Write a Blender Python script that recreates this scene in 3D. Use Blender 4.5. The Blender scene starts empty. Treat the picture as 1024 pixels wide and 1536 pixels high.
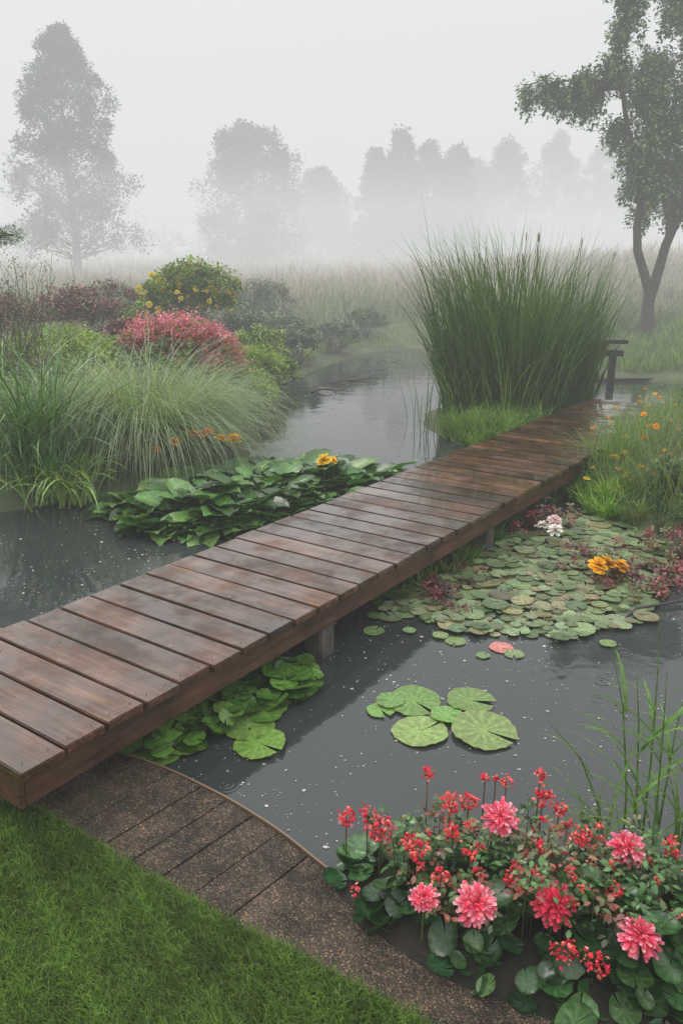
import bpy, math, numpy as np
from mathutils import Vector
RS=np.random.RandomState(7)
scene=bpy.context.scene
# ------------------------------------------------------------------ helpers
def coll(o): scene.collection.objects.link(o); return o
def empty(name,loc=(0,0,0),rz=0):
    o=bpy.data.objects.new(name,None); o.location=loc; o.rotation_euler=(0,0,rz); return coll(o)
class Acc:
    def __init__(s): s.v=[];s.f={};s.c=[];s.n=0
    def add(s,V,F,C,mi=0):
        V=np.asarray(V,float).reshape(-1,3);F=np.asarray(F,int)
        C=np.asarray(C,float)
        if C.ndim==1: C=np.tile(C,(len(V),1))
        s.v.append(V);s.c.append(C);s.f.setdefault((F.shape[1],mi),[]).append(F+s.n);s.n+=len(V)
    def build(s,name,mats,smooth=False,parent=None):
        me=bpy.data.meshes.new(name)
        V=np.concatenate(s.v);C=np.concatenate(s.c)
        me.vertices.add(len(V));me.vertices.foreach_set('co',V.astype(np.float32).ravel())
        L=[];st=[];mi=[];off=0
        for (k,m),fl in s.f.items():
            F=np.concatenate(fl);L.append(F.ravel());st.append(off+np.arange(len(F))*k);mi.append(np.full(len(F),m));off+=F.size
        L=np.concatenate(L);st=np.concatenate(st);mi=np.concatenate(mi)
        me.loops.add(len(L));me.loops.foreach_set('vertex_index',L.astype(np.int32))
        me.polygons.add(len(st));me.polygons.foreach_set('loop_start',st.astype(np.int32))
        me.polygons.foreach_set('material_index',mi.astype(np.int32))
        me.polygons.foreach_set('use_smooth',np.full(len(st),smooth))
        a=me.color_attributes.new('Col','FLOAT_COLOR','POINT')
        a.data.foreach_set('color',np.concatenate([np.clip(C,0,1),np.ones((len(C),1))],1).astype(np.float32).ravel())
        me.update(calc_edges=True);me.validate()
        if not isinstance(mats,(list,tuple)): mats=[mats]
        for m in mats: me.materials.append(m)
        o=bpy.data.objects.new(name,me);coll(o)
        if parent: o.parent=parent
        return o
def rotm(az,tilt,spin):
    az,tilt,spin=[np.asarray(a,float) for a in (az,tilt,spin)]
    def Rz(a):
        c,s=np.cos(a),np.sin(a);o=np.zeros_like(a);i=np.ones_like(a)
        return np.stack([np.stack([c,-s,o],-1),np.stack([s,c,o],-1),np.stack([o,o,i],-1)],-2)
    def Rx(a):
        c,s=np.cos(a),np.sin(a);o=np.zeros_like(a);i=np.ones_like(a)
        return np.stack([np.stack([i,o,o],-1),np.stack([o,c,-s],-1),np.stack([o,s,c],-1)],-2)
    return Rz(az)@Rx(tilt)@Rz(spin)
def inst(acc,proto,pos,R,sc,col,mi=0):
    V,F,VC=proto; pos=np.asarray(pos,float);N=len(pos)
    sc=np.broadcast_to(np.asarray(sc,float),(N,)) if np.ndim(sc)<2 else sc
    if np.ndim(sc)==1: W=np.einsum('nij,vj->nvi',R,V)*sc[:,None,None]
    else: W=np.einsum('nij,nvj->nvi',R,V[None]*sc[:,None,:])
    W=W+pos[:,None,:]
    col=np.broadcast_to(np.asarray(col,float),(N,3))
    C=col[:,None,:]*VC[None]
    F2=(F[None]+(np.arange(N)*len(V))[:,None,None]).reshape(-1,F.shape[1])
    acc.add(W.reshape(-1,3),F2,C.reshape(-1,3),mi)
def vary(cols,n,j=.25,rs=RS):
    cols=np.asarray(cols,float)
    if cols.ndim==1: cols=cols[None]
    c=cols[rs.randint(0,len(cols),n)]
    return c*(1+rs.uniform(-j,j,(n,1)))*(1+rs.uniform(-.08,.08,(n,3)))
def blades(acc,base,length,width,az,lean,bend,col,segs=4,twist=.5,mi=0,power=1.3,tipcol=None):
    base=np.asarray(base,float);N=len(base)
    B=lambda a:np.broadcast_to(np.asarray(a,float),(N,))
    length,width,az,lean,bend=map(B,(length,width,az,lean,bend))
    p=base.copy();d=az+np.pi/2+RS.uniform(-twist,twist,N)
    wx=np.stack([np.cos(d),np.sin(d),np.zeros(N)],-1)
    rows=[]
    for i in range(segs+1):
        f=i/segs
        w=width*(.75+.5*f if f<.5 else 1.0)*(1-f**2.2)*.5+width*.02
        rows.append(p-wx*w[:,None]);rows.append(p+wx*w[:,None])
        th=lean+bend*((f+.5/segs)**power)
        st=np.stack([np.sin(th)*np.cos(az),np.sin(th)*np.sin(az),np.cos(th)],-1)*(length/segs)[:,None]
        p=p+st
    V=np.stack(rows,1)
    k=2*(segs+1);F=np.array([[2*i,2*i+1,2*i+3,2*i+2] for i in range(segs)])
    F2=(F[None]+(np.arange(N)*k)[:,None,None]).reshape(-1,4)
    col=np.broadcast_to(col,(N,3))
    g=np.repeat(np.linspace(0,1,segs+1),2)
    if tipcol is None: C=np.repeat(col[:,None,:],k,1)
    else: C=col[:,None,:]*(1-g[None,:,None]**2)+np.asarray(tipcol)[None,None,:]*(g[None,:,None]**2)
    acc.add(V.reshape(-1,3),F2,C.reshape(-1,3),mi)
def tube(acc,pts,rad,sides=7,col=(.1,.1,.1),mi=0):
    pts=np.asarray(pts,float);n=len(pts);rad=np.broadcast_to(rad,(n,))
    V=[]
    for i in range(n):
        t=pts[min(i+1,n-1)]-pts[max(i-1,0)];t=t/(np.linalg.norm(t)+1e-9)
        a=np.cross(t,[.3,1,.1]);a/=np.linalg.norm(a)+1e-9;b=np.cross(t,a)
        for k in range(sides):
            g=2*np.pi*k/sides;V.append(pts[i]+rad[i]*(a*np.cos(g)+b*np.sin(g)))
    F=[[i*sides+k,i*sides+(k+1)%sides,(i+1)*sides+(k+1)%sides,(i+1)*sides+k] for i in range(n-1) for k in range(sides)]
    acc.add(V,F,col,mi)
def limb(acc,a,b,r0,r1,wob=.1,n=6,sides=6,col=(.1,.1,.1),sag=0,mi=0):
    a=np.array(a,float);b=np.array(b,float);t=np.linspace(0,1,n)[:,None]
    p=a*(1-t)+b*t;L=np.linalg.norm(b-a)
    w=RS.normal(0,wob*L/3,(n,3));w[0]=0;w[-1]=0
    p=p+w;p[:,2]+=sag*L*np.sin(np.pi*t[:,0])
    tube(acc,p,np.linspace(r0,r1,n),sides,col,mi)
def inpoly(x,y,P):
    P=np.asarray(P);ins=np.zeros(np.shape(x),bool);j=len(P)-1
    for i in range(len(P)):
        xi,yi=P[i];xj,yj=P[j]
        c=((yi>y)!=(yj>y))&(x<(xj-xi)*(y-yi)/(yj-yi+1e-12)+xi);ins^=c;j=i
    return ins
def sdist(x,y,P):
    P=np.asarray(P,float);d=np.full(np.shape(x),1e9)
    for i in range(len(P)):
        a=P[i];b=P[(i+1)%len(P)];e=b-a
        t=np.clip(((x-a[0])*e[0]+(y-a[1])*e[1])/(e@e),0,1)
        d=np.minimum(d,np.hypot(x-a[0]-t*e[0],y-a[1]-t*e[1]))
    return np.where(inpoly(x,y,P),-d,d)
def sample(P,n,rs=RS):
    P=np.asarray(P,float);lo=P.min(0);hi=P.max(0);out=np.zeros((0,2))
    while len(out)<n:
        q=rs.uniform(lo,hi,(n*2+50,2));q=q[inpoly(q[:,0],q[:,1],P)];out=np.concatenate([out,q])
    return out[:n]
# ------------------------------------------------------------------ materials
def newmat(name):
    m=bpy.data.materials.new(name);m.use_nodes=True;nt=m.node_tree;nt.nodes.clear()
    o=nt.nodes.new('ShaderNodeOutputMaterial');p=nt.nodes.new('ShaderNodeBsdfPrincipled');nt.links.new(p.outputs[0],o.inputs[0])
    return m,nt,p,o
def N(nt,t,**k):
    n=nt.nodes.new(t)
    for a,b in k.items():
        if a.startswith('i_'):
            key=a[2:]; key=int(key) if key.isdigit() else key.replace('_',' ')
            n.inputs[key].default_value=b
        else: setattr(n,a,b)
    return n
def leafmat(name,rough=.45,spec=.5,trans=.3,nscale=30,coat=0,tmul=(1.3,1.35,.6)):
    m,nt,p,o=newmat(name);l=nt.links.new
    a=N(nt,'ShaderNodeAttribute',attribute_name='Col')
    g=N(nt,'ShaderNodeNewGeometry');no=N(nt,'ShaderNodeTexNoise',i_Scale=nscale,i_Detail=3.)
    l(g.outputs['Position'],no.inputs['Vector'])
    mr=N(nt,'ShaderNodeMapRange');mr.inputs[1].default_value=.3;mr.inputs[2].default_value=.7;mr.inputs[3].default_value=.7;mr.inputs[4].default_value=1.25
    l(no.outputs[0],mr.inputs[0])
    vm=N(nt,'ShaderNodeVectorMath',operation='SCALE');l(a.outputs['Color'],vm.inputs[0]);l(mr.outputs[0],vm.inputs['Scale'])
    l(vm.outputs[0],p.inputs['Base Color']);p.inputs['Roughness'].default_value=rough
    p.inputs['Specular IOR Level'].default_value=spec
    if coat: p.inputs['Coat Weight'].default_value=coat;p.inputs['Coat Roughness'].default_value=.15
    if trans:
        t=N(nt,'ShaderNodeBsdfTranslucent');vm2=N(nt,'ShaderNodeVectorMath',operation='MULTIPLY');vm2.inputs[1].default_value=tmul
        l(vm.outputs[0],vm2.inputs[0]);l(vm2.outputs[0],t.inputs[0])
        mx=N(nt,'ShaderNodeMixShader');mx.inputs[0].default_value=trans
        l(p.outputs[0],mx.inputs[1]);l(t.outputs[0],mx.inputs[2]);l(mx.outputs[0],o.inputs[0])
    return m
M_leaf=leafmat('foliage',.5,.4,.35)
M_far=leafmat('distant_foliage',.7,.2,0,3)
M_wet=leafmat('wet_foliage',.26,.55,.2,40)
M_pad=leafmat('lily_pad_leaf',.3,.5,.12,45)
M_pet=leafmat('petal',.55,.3,.35,60,tmul=(1.2,1.1,1.))
M_bark=leafmat('bark',.8,.3,0,12)
def soilmat(name,c1,c2,scale,rough=.9,bump=.5,c3=None):
    m,nt,p,o=newmat(name);l=nt.links.new
    g=N(nt,'ShaderNodeNewGeometry');n1=N(nt,'ShaderNodeTexNoise',i_Scale=scale,i_Detail=8.);l(g.outputs['Position'],n1.inputs['Vector'])
    r=N(nt,'ShaderNodeValToRGB');r.color_ramp.elements[0].position=.35;r.color_ramp.elements[1].position=.65
    r.color_ramp.elements[0].color=(*c1,1);r.color_ramp.elements[1].color=(*c2,1)
    l(n1.outputs[0],r.inputs[0]);l(r.outputs[0],p.inputs['Base Color']);p.inputs['Roughness'].default_value=rough
    n2=N(nt,'ShaderNodeTexNoise',i_Scale=scale*12,i_Detail=6.);l(g.outputs['Position'],n2.inputs['Vector'])
    b=N(nt,'ShaderNodeBump',i_Strength=bump,i_Distance=.02);l(n2.outputs[0],b.inputs['Height']);l(b.outputs[0],p.inputs['Normal'])
    return m
M_ground=soilmat('meadow_ground',(.05,.065,.025),(.10,.115,.05),.8)
M_soil=soilmat('dark_soil',(.012,.010,.007),(.03,.024,.016),8)
M_lawn=soilmat('lawn_soil',(.025,.05,.012),(.045,.08,.02),9)
# water
def watermat():
    m,nt,p,o=newmat('pond_water');l=nt.links.new
    p.inputs['Base Color'].default_value=(.032,.038,.038,1);p.inputs['IOR'].default_value=1.5
    g=N(nt,'ShaderNodeNewGeometry')
    n1=N(nt,'ShaderNodeTexNoise',i_Scale=2.2,i_Detail=3.);n2=N(nt,'ShaderNodeTexNoise',i_Scale=14.,i_Detail=3.)
    l(g.outputs['Position'],n1.inputs['Vector']);l(g.outputs['Position'],n2.inputs['Vector'])
    ad=N(nt,'ShaderNodeMath',operation='MULTIPLY_ADD');ad.inputs[1].default_value=.1;l(n2.outputs[0],ad.inputs[0]);l(n1.outputs[0],ad.inputs[2])
    vo=N(nt,'ShaderNodeTexVoronoi',i_Scale=2.6);l(g.outputs['Position'],vo.inputs['Vector'])
    s1=N(nt,'ShaderNodeMath',operation='MULTIPLY');s1.inputs[1].default_value=90.;l(vo.outputs['Distance'],s1.inputs[0])
    s2=N(nt,'ShaderNodeMath',operation='SINE');l(s1.outputs[0],s2.inputs[0])
    fa=N(nt,'ShaderNodeMapRange');fa.inputs[1].default_value=.05;fa.inputs[2].default_value=.26;fa.inputs[3].default_value=.06;fa.inputs[4].default_value=0.;l(vo.outputs['Distance'],fa.inputs[0])
    s3=N(nt,'ShaderNodeMath',operation='MULTIPLY');l(s2.outputs[0],s3.inputs[0]);l(fa.outputs[0],s3.inputs[1])
    s4=N(nt,'ShaderNodeMath',operation='ADD');l(s3.outputs[0],s4.inputs[0]);l(ad.outputs[0],s4.inputs[1])
    b=N(nt,'ShaderNodeBump',i_Strength=.09,i_Distance=.06);l(s4.outputs[0],b.inputs['Height']);l(b.outputs[0],p.inputs['Normal'])
    n3=N(nt,'ShaderNodeTexNoise',i_Scale=1.3,i_Detail=6.,i_Roughness=.65);l(g.outputs['Position'],n3.inputs['Vector'])
    r=N(nt,'ShaderNodeMapRange');r.inputs[1].default_value=.45;r.inputs[2].default_value=.75;r.inputs[3].default_value=.04;r.inputs[4].default_value=.18
    l(n3.outputs[0],r.inputs[0]);l(r.outputs[0],p.inputs['Roughness'])
    return m
M_water=watermat()
# deck wood
def woodmat(name,dark,mid,light,axis=1,rough=(.18,.42),coat=0):
    m,nt,p,o=newmat(name);l=nt.links.new
    tc=N(nt,'ShaderNodeTexCoord');oi=N(nt,'ShaderNodeObjectInfo')
    off=N(nt,'ShaderNodeVectorMath',operation='SCALE');cx=N(nt,'ShaderNodeCombineXYZ')
    for i in range(3): l(oi.outputs['Random'],cx.inputs[i])
    l(cx.outputs[0],off.inputs[0]);off.inputs['Scale'].default_value=37.
    ad=N(nt,'ShaderNodeVectorMath',operation='ADD');l(tc.outputs['Object'],ad.inputs[0]);l(off.outputs[0],ad.inputs[1])
    mp=N(nt,'ShaderNodeMapping');s=[16.,16.,16.];s[axis]=1.1;mp.inputs['Scale'].default_value=s;l(ad.outputs[0],mp.inputs[0])
    n1=N(nt,'ShaderNodeTexNoise',i_Scale=1.,i_Detail=7.,i_Roughness=.6,i_Distortion=.6);l(mp.outputs[0],n1.inputs['Vector'])
    mp2=N(nt,'ShaderNodeMapping');s=[110.,110.,110.];s[axis]=3.;mp2.inputs['Scale'].default_value=s;l(ad.outputs[0],mp2.inputs[0])
    n2=N(nt,'ShaderNodeTexNoise',i_Scale=1.,i_Detail=4.);l(mp2.outputs[0],n2.inputs['Vector'])
    n3=N(nt,'ShaderNodeTexNoise',i_Scale=2.5,i_Detail=6.,i_Roughness=.7);l(ad.outputs[0],n3.inputs['Vector'])
    r=N(nt,'ShaderNodeValToRGB');e=r.color_ramp.elements;e[0].position=.32;e[0].color=(*dark,1);e[1].position=.7;e[1].color=(*light,1)
    q=e.new(.5);q.color=(*mid,1)
    m1=N(nt,'ShaderNodeMath',operation='MULTIPLY_ADD');m1.inputs[1].default_value=.45;l(n2.outputs[0],m1.inputs[0])
    m0=N(nt,'ShaderNodeMath',operation='MULTIPLY');m0.inputs[1].default_value=.55;l(n1.outputs[0],m0.inputs[0]);l(m0.outputs[0],m1.inputs[2])
    l(m1.outputs[0],r.inputs[0])
    mr=N(nt,'ShaderNodeMapRange');mr.inputs[1].default_value=.32;mr.inputs[2].default_value=.7;mr.inputs[3].default_value=.4;mr.inputs[4].default_value=1.45;l(n3.outputs[0],mr.inputs[0])
    rr=N(nt,'ShaderNodeMapRange');rr.inputs[3].default_value=.5;rr.inputs[4].default_value=1.35;l(oi.outputs['Random'],rr.inputs[0])
    mm=N(nt,'ShaderNodeMath',operation='MULTIPLY');l(mr.outputs[0],mm.inputs[0]);l(rr.outputs[0],mm.inputs[1])
    vs=N(nt,'ShaderNodeVectorMath',operation='SCALE');l(r.outputs[0],vs.inputs[0]);l(mm.outputs[0],vs.inputs['Scale']);l(vs.outputs[0],p.inputs['Base Color'])
    n4=N(nt,'ShaderNodeTexNoise',i_Scale=2.3,i_Detail=6.,i_Roughness=.65);l(N(nt,'ShaderNodeNewGeometry').outputs['Position'],n4.inputs['Vector'])
    r2=N(nt,'ShaderNodeMapRange');r2.inputs[1].default_value=.42;r2.inputs[2].default_value=.6;r2.inputs[3].default_value=rough[0];r2.inputs[4].default_value=rough[1]
    l(n4.outputs[0],r2.inputs[0]);l(r2.outputs[0],p.inputs['Roughness'])
    b=N(nt,'ShaderNodeBump',i_Strength=.35,i_Distance=.004);l(m1.outputs[0],b.inputs['Height']);l(b.outputs[0],p.inputs['Normal'])
    if coat:
        r3=N(nt,'ShaderNodeMapRange');r3.inputs[1].default_value=.44;r3.inputs[2].default_value=.58;r3.inputs[3].default_value=coat;r3.inputs[4].default_value=0.
        l(n4.outputs[0],r3.inputs[0]);l(r3.outputs[0],p.inputs['Coat Weight']);p.inputs['Coat Roughness'].default_value=.06;p.inputs['Coat IOR'].default_value=1.4
        b2=N(nt,'ShaderNodeBump',i_Strength=.1,i_Distance=.004);l(n1.outputs[0],b2.inputs['Height']);l(b2.outputs[0],p.inputs['Coat Normal'])
    return m
M_deck=woodmat('wet_deck_board',(.018,.009,.0055),(.078,.034,.018),(.185,.087,.046),rough=(.13,.36),coat=1.)
M_beam=woodmat('deck_beam',(.02,.009,.006),(.065,.029,.016),(.13,.06,.033),axis=0,rough=(.4,.7))
M_dark=woodmat('weathered_timber',(.01,.009,.008),(.025,.022,.02),(.05,.045,.04),axis=0,rough=(.4,.7))
M_post=soilmat('post_concrete',(.05,.045,.035),(.12,.105,.085),9,.8,.6)
def pavemat():
    m,nt,p,o=newmat('wet_aggregate');l=nt.links.new
    g=N(nt,'ShaderNodeNewGeometry');v=N(nt,'ShaderNodeTexVoronoi',i_Scale=170.);l(g.outputs['Position'],v.inputs['Vector'])
    n=N(nt,'ShaderNodeTexNoise',i_Scale=5.,i_Detail=9.,i_Roughness=.7);l(g.outputs['Position'],n.inputs['Vector'])
    r=N(nt,'ShaderNodeValToRGB');e=r.color_ramp.elements;e[0].position=.32;e[0].color=(.010,.008,.006,1);e[1].position=.75;e[1].color=(.12,.085,.057,1)
    l(n.outputs[0],r.inputs[0])
    sp=N(nt,'ShaderNodeSeparateColor');l(v.outputs['Color'],sp.inputs[0])
    r2=N(nt,'ShaderNodeValToRGB');e=r2.color_ramp.elements;e[0].position=.0;e[0].color=(.3,.3,.3,1);e[1].position=1.;e[1].color=(4.5,4.,3.3,1);q=e.new(.82);q.color=(1.1,1.,.9,1)
    l(sp.outputs[0],r2.inputs[0])
    mx=N(nt,'ShaderNodeVectorMath',operation='MULTIPLY');l(r.outputs[0],mx.inputs[0]);l(r2.outputs[0],mx.inputs[1]);l(mx.outputs[0],p.inputs['Base Color'])
    rr=N(nt,'ShaderNodeMapRange');rr.inputs[1].default_value=.42;rr.inputs[2].default_value=.58;rr.inputs[3].default_value=.12;rr.inputs[4].default_value=.45;l(n.outputs[0],rr.inputs[0]);l(rr.outputs[0],p.inputs['Roughness'])
    b=N(nt,'ShaderNodeBump',i_Strength=.8,i_Distance=.008);l(v.outputs['Distance'],b.inputs['Height']);b.invert=True;l(b.outputs[0],p.inputs['Normal'])
    return m
M_pave=pavemat()
m,nt,p,o=newmat('rusty_edging');p.inputs['Base Color'].default_value=(.18,.115,.07,1);p.inputs['Roughness'].default_value=.5;M_edge=m
# ------------------------------------------------------------------ terrain
PATH=np.array([(-1.75,3.98),(-1.2,3.75),(-.878,3.57),(-.57,3.354),(-.287,3.11),(-.094,2.895),(.132,2.666),(.479,2.40),(.91,2.146),(1.3,1.93),(2.0,1.6),(3,1.4)])
POND=np.array([(-7,5),(-10,7),(-8,8.4),(-5,8.2),(-3.73,8.3),(-3.13,8.69),(-2.3,9.1),(-1.9,11.0),(-1.75,13),(-1.63,15.9),(-1.13,18.8),(-.22,22.1),(.9,25),(2.4,25.6),(4.4,24),(5.4,20),(7.6,18.0),(12,18.6),(14,15.5),(9,14.4),(6.2,14),(4.8,12),(3.5,10.1),(2.75,8.95),(2.75,8.3),(3.0,7.6),(3.15,6.9),(3.5,6.35),(4.6,6.1),(6.5,5.2),(7,3.5),(5,2.3)]+[tuple(q) for q in PATH[::-1]]+[(-2.5,4.0),(-4,4.2)])
ISL=np.array([(1.35,13.2),(1.75,11.7),(2.5,11.25),(3.6,12.7),(4.7,14.0),(4.9,14.8),(4,15.6),(2.2,15.3),(1.5,14.4)])
def sst(a,b,x): t=np.clip((x-a)/(b-a),0,1);return t*t*(3-2*t)
def hz(x,y):
    x=np.asarray(x,float);y=np.asarray(y,float)
    d=sdist(x,y,POND);di=sdist(x,y,ISL);d=np.maximum(d,-di)
    land=.05*sst(0,.15,d)+.25*(1-np.exp(-np.maximum(d,0)/1.6))*sst(4.6,7.5,y+np.maximum(0,np.abs(x)-3)*.6)
    far=np.clip(y-15,0,130)*.033*sst(0,3,d)+1.3*np.exp(-((x-17)/10)**2-((y-48)/14)**2)
    bump=.05*np.sin(x*1.3+2)*np.sin(y*1.1)*sst(.5,3,d)*sst(8,12,y)
    und=np.maximum(-.7,d*.9)-.02
    z=np.where(d>0,land+far+bump,und)
    return np.where((y<4.2)&(d>0),np.minimum(z,.03),z)
def axis(lo,hi,step,far,neg):
    a=list(np.arange(lo,hi,step));s=step
    x=hi
    while x<far: a.append(x);s*=1.12;x+=s
    s=step;x=lo-step
    while x>neg: a.insert(0,x);s*=1.2;x-=s
    return np.array(a)
xs=axis(-8,9,.1,420,-420);ys=axis(-1,27,.1,600,-60)
X,Y=np.meshgrid(xs,ys);Z=hz(X,Y)
nx=len(xs);ny=len(ys);idx=np.arange(nx*ny).reshape(ny,nx)
F=np.stack([idx[:-1,:-1],idx[:-1,1:],idx[1:,1:],idx[1:,:-1]],-1).reshape(-1,4)
a=Acc();a.add(np.stack([X,Y,Z],-1).reshape(-1,3),F,(.1,.1,.1));ground=a.build('ground',M_ground,True)
a=Acc();a.add([(-14,-1,0),(18,-1,0),(18,30,0),(-14,30,0)],[[0,1,2,3]],(0,0,0));a.build('pond_water',M_water)
# ------------------------------------------------------------------ paved path
def arc(P,step):
    P=np.asarray(P,float);s=np.r_[0,np.cumsum(np.hypot(*np.diff(P,axis=0).T))]
    t=np.arange(0,s[-1],step)
    q=np.stack([np.interp(t,s,P[:,0]),np.interp(t,s,P[:,1])],-1)
    k=np.ones(9)/9;pad=np.r_[np.repeat(q[:1],4,0),q,np.repeat(q[-1:],4,0)]
    return np.stack([np.convolve(pad[:,i],k,'valid') for i in range(2)],-1)
PA=arc(PATH,.03)
path=empty('garden_path')
dirB=np.array([-.66,-.75])
def slab(i0,i1,name,dz=0):
    A=PA[i0:i1+1]
    n=len(A);top=.062+dz;a=Acc()
    V=[];
    for k in range(n):
        for (q,z) in ((A[k],-.25),(A[k],top-.006),(A[k]+dirB*.006,top),(A[k]+dirB*.85,top),(A[k]+dirB*.85,-.05)): V.append((q[0],q[1],z))
    F=[[k*5+j,k*5+j+1,(k+1)*5+j+1,(k+1)*5+j] for k in range(n-1) for j in range(4)]
    a.add(V,F,(.1,.1,.1));
    a.add([V[j] for j in range(5)],[[0,1,2,3,4]],(.1,.1,.1));a.add([V[(n-1)*5+j] for j in range(5)],[[4,3,2,1,0]],(.1,.1,.1))
    return a.build(name,M_pave,False,path)
L=len(PA)
joints=[0,10,18,25,32,39,45,51,57,64]
PAfull=PA.copy()
for k in range(len(joints)-1):
    A0,A1=joints[k],joints[k+1]
    seg=PAfull[A0:A1+1].copy()
    dv=(seg[-1]-seg[0])/np.linalg.norm(seg[-1]-seg[0])
    PA=PAfull.copy();PA[A0]=PA[A0]+dv*.004;PA[A1]=PA[A1]-dv*.004
    slab(A0,A1,'paver_%d'%k,RS.uniform(-.004,.004))
PA=PAfull.copy();PA[64]+=np.array([.005,-.004])
slab(64,L-1,'aggregate_strip')
a=Acc();n=L
nrm=np.array([.68,.73]);V=[]
for k in range(n):
    q=PAfull[k]+nrm*.004;r=PAfull[k]+nrm*.012
    V+= [(q[0],q[1],-.1),(q[0],q[1],.07),(r[0],r[1],.07),(r[0],r[1],-.1)]
F=[[k*4+j,k*4+j+1,(k+1)*4+j+1,(k+1)*4+j] for k in range(n-1) for j in range(3)]
a.add(V,F,(.1,.1,.1));a.build('metal_edging',M_edge,False,path)
# ------------------------------------------------------------------ lawn
LE=np.array([(-6,3.5),(-3,3.42),(-1.9,3.32),(-1.658,3.286),(-1.445,3.23),(-1.17,3.05),(-.903,2.854),(-.457,2.557),(-.157,2.395),(.115,2.219),(.336,2.072),(.7,1.85),(1.5,1.4),(3,.9)])
LP=np.concatenate([LE,[(3,-4),(-6,-4)]])
a=Acc();V=[(x,y,.09) for x,y in LP];a.add(V,[list(range(len(V)))[::-1]],(.1,.1,.1))
n=len(LE);V=[(x,y,.09) for x,y in LE]+[(x+.02,y+.02,.0) for x,y in LE];a.add(V,[[k,k+1,n+k+1,n+k] for k in range(n-1)],(.1,.1,.1))
lawn=a.build('lawn',M_lawn)
a=Acc()
def lawnblades(n,region,ln,wd):
    q=sample(region,n);q=q[inpoly(q[:,0],q[:,1],LP)]
    m=len(q);c=vary([(.115,.22,.028),(.15,.27,.038),(.085,.17,.022),(.21,.30,.075)],m,.35)
    patch=.85+.2*np.sin(q[:,0]*5+1)*np.sin(q[:,1]*6)+.14*np.sin(q[:,0]*17)*np.sin(q[:,1]*13+2)+.1*np.sin(q[:,0]*31+q[:,1]*22)
    c*=patch[:,None]
    b=np.c_[q,np.full(m,.088)]
    az=np.where(RS.uniform(0,1,m)<.5,RS.uniform(0,6.28,m),RS.normal(4.2,.8,m)+np.sin(q[:,0]*3))
    blades(a,b,RS.uniform(.5,1.4,m)*ln*(.8+.3*patch),wd*RS.uniform(.7,1.3,m),az,RS.uniform(0,.5,m),RS.uniform(.2,1.6,m),c,3,1.2)
lawnblades(150000,[(-1.95,3.5),(-1.95,1.6),(1.0,1.45),(1.0,2),(0.2,2.4),(-1.2,3.4)],.052,.0034)
lawnblades(40000,[(-3.6,3.5),(-3.6,0),(2.4,0),(2.4,1.2),(1,1.8),(0,1.6),(-1.9,1.6),(-1.9,3.5)],.055,.007)
a.build('lawn_grass_blades',M_leaf,False,lawn)
# ------------------------------------------------------------------ boardwalk  (local x along, y across to left)
phi=math.atan2(.816,.578)
deck=empty('wooden_boardwalk',(-1.42,3.02,0),phi)
def box(name,x0,x1,y0,y1,z0,z1,mat,parent,bev=.004,jit=0):
    import bmesh
    bm=bmesh.new();bmesh.ops.create_cube(bm,size=1)
    for v in bm.verts:
        v.co=Vector(((x1-x0)*v.co.x,(y1-y0)*v.co.y,(z1-z0)*v.co.z))
    bmesh.ops.bevel(bm,geom=bm.edges[:],offset=bev,segments=2,affect='EDGES')
    me=bpy.data.meshes.new(name);bm.to_mesh(me);bm.free();me.materials.append(mat)
    o=bpy.data.objects.new(name,me);o.location=((x0+x1)/2,(y0+y1)/2,(z0+z1)/2)
    if jit: o.rotation_euler=(RS.normal(0,jit),RS.normal(0,jit),RS.normal(0,jit))
    coll(o);o.parent=parent;return o
s=0;k=0;W=1.39
while s<11.6:
    w=.243 if s<6 else .2
    dz=RS.uniform(-.0025,.0025);e0=RS.uniform(-.014,.012)
    box('plank_%d'%k,s,s+w-.015,e0-.0,W+RS.uniform(-.012,.012),.405+dz,.45+dz,M_deck,deck,.006,.0025)
    s+=w;k+=1
LEN=s
for nm,y0 in (('stringer_near',.035),('stringer_far',W-.08)):
    box(nm,.03,LEN-.03,y0,y0+.05,.24,.4,M_beam,deck,.004)
box('stringer_mid',.1,LEN-.1,W/2-.03,W/2+.03,.24,.398,M_beam,deck)
box('end_fascia',-.0,.028,.03,W-.03,.24,.4,M_beam,deck)
for k,sx in enumerate((2.3,4.9,7.5,10.1)):
    for j,y0 in enumerate((.06,W-.24)):
        box('post_%d_%d'%(k,j),sx,sx+.16,y0,y0+.15,-.6,.238,M_post,deck,.01)
a=Acc()
m,nt,p,o=newmat('nail_steel');p.inputs['Base Color'].default_value=(.04,.035,.03,1);p.inputs['Metallic'].default_value=.8;p.inputs['Roughness'].default_value=.5
g=np.linspace(0,2*np.pi,8,endpoint=False)
nv=np.c_[np.cos(g)*.0045,np.sin(g)*.0045,np.zeros(8)]
s=0
while s<11.5:
    w=.243 if s<6 else .2
    for y0 in (.06,W-.055):
        for dx in (.05,w-.06): a.add(nv+np.array([s+dx,y0,.4548]),[list(range(8))],(.1,.1,.1))
    s+=w
a.build('nail_heads',m,False,deck)
b=empty('wooden_bench',(5.1,17.2,0),-.08)
box('seat_slab',-.9,.9,-.2,.2,1.0,1.08,M_dark,b,.01)
box('lower_slab',-.82,.84,-.16,.16,.74,.86,M_dark,b,.01)
box('leg_1',.6,.72,-.1,.1,-.3,.74,M_dark,b,.01)
box('leg_2',-.66,-.55,-.1,.1,-.3,.74,M_dark,b,.01)
for k,px in enumerate((.4,-.4)): box('block_%d'%k,px-.07,px+.07,-.1,.1,.862,.998,M_dark,b,.005)
b=empty('timber_pond_edging',(5.9,18.5,0),.05)
box('edging_board',0,9,-.05,.05,-.2,.07,M_dark,b,.01)
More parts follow.
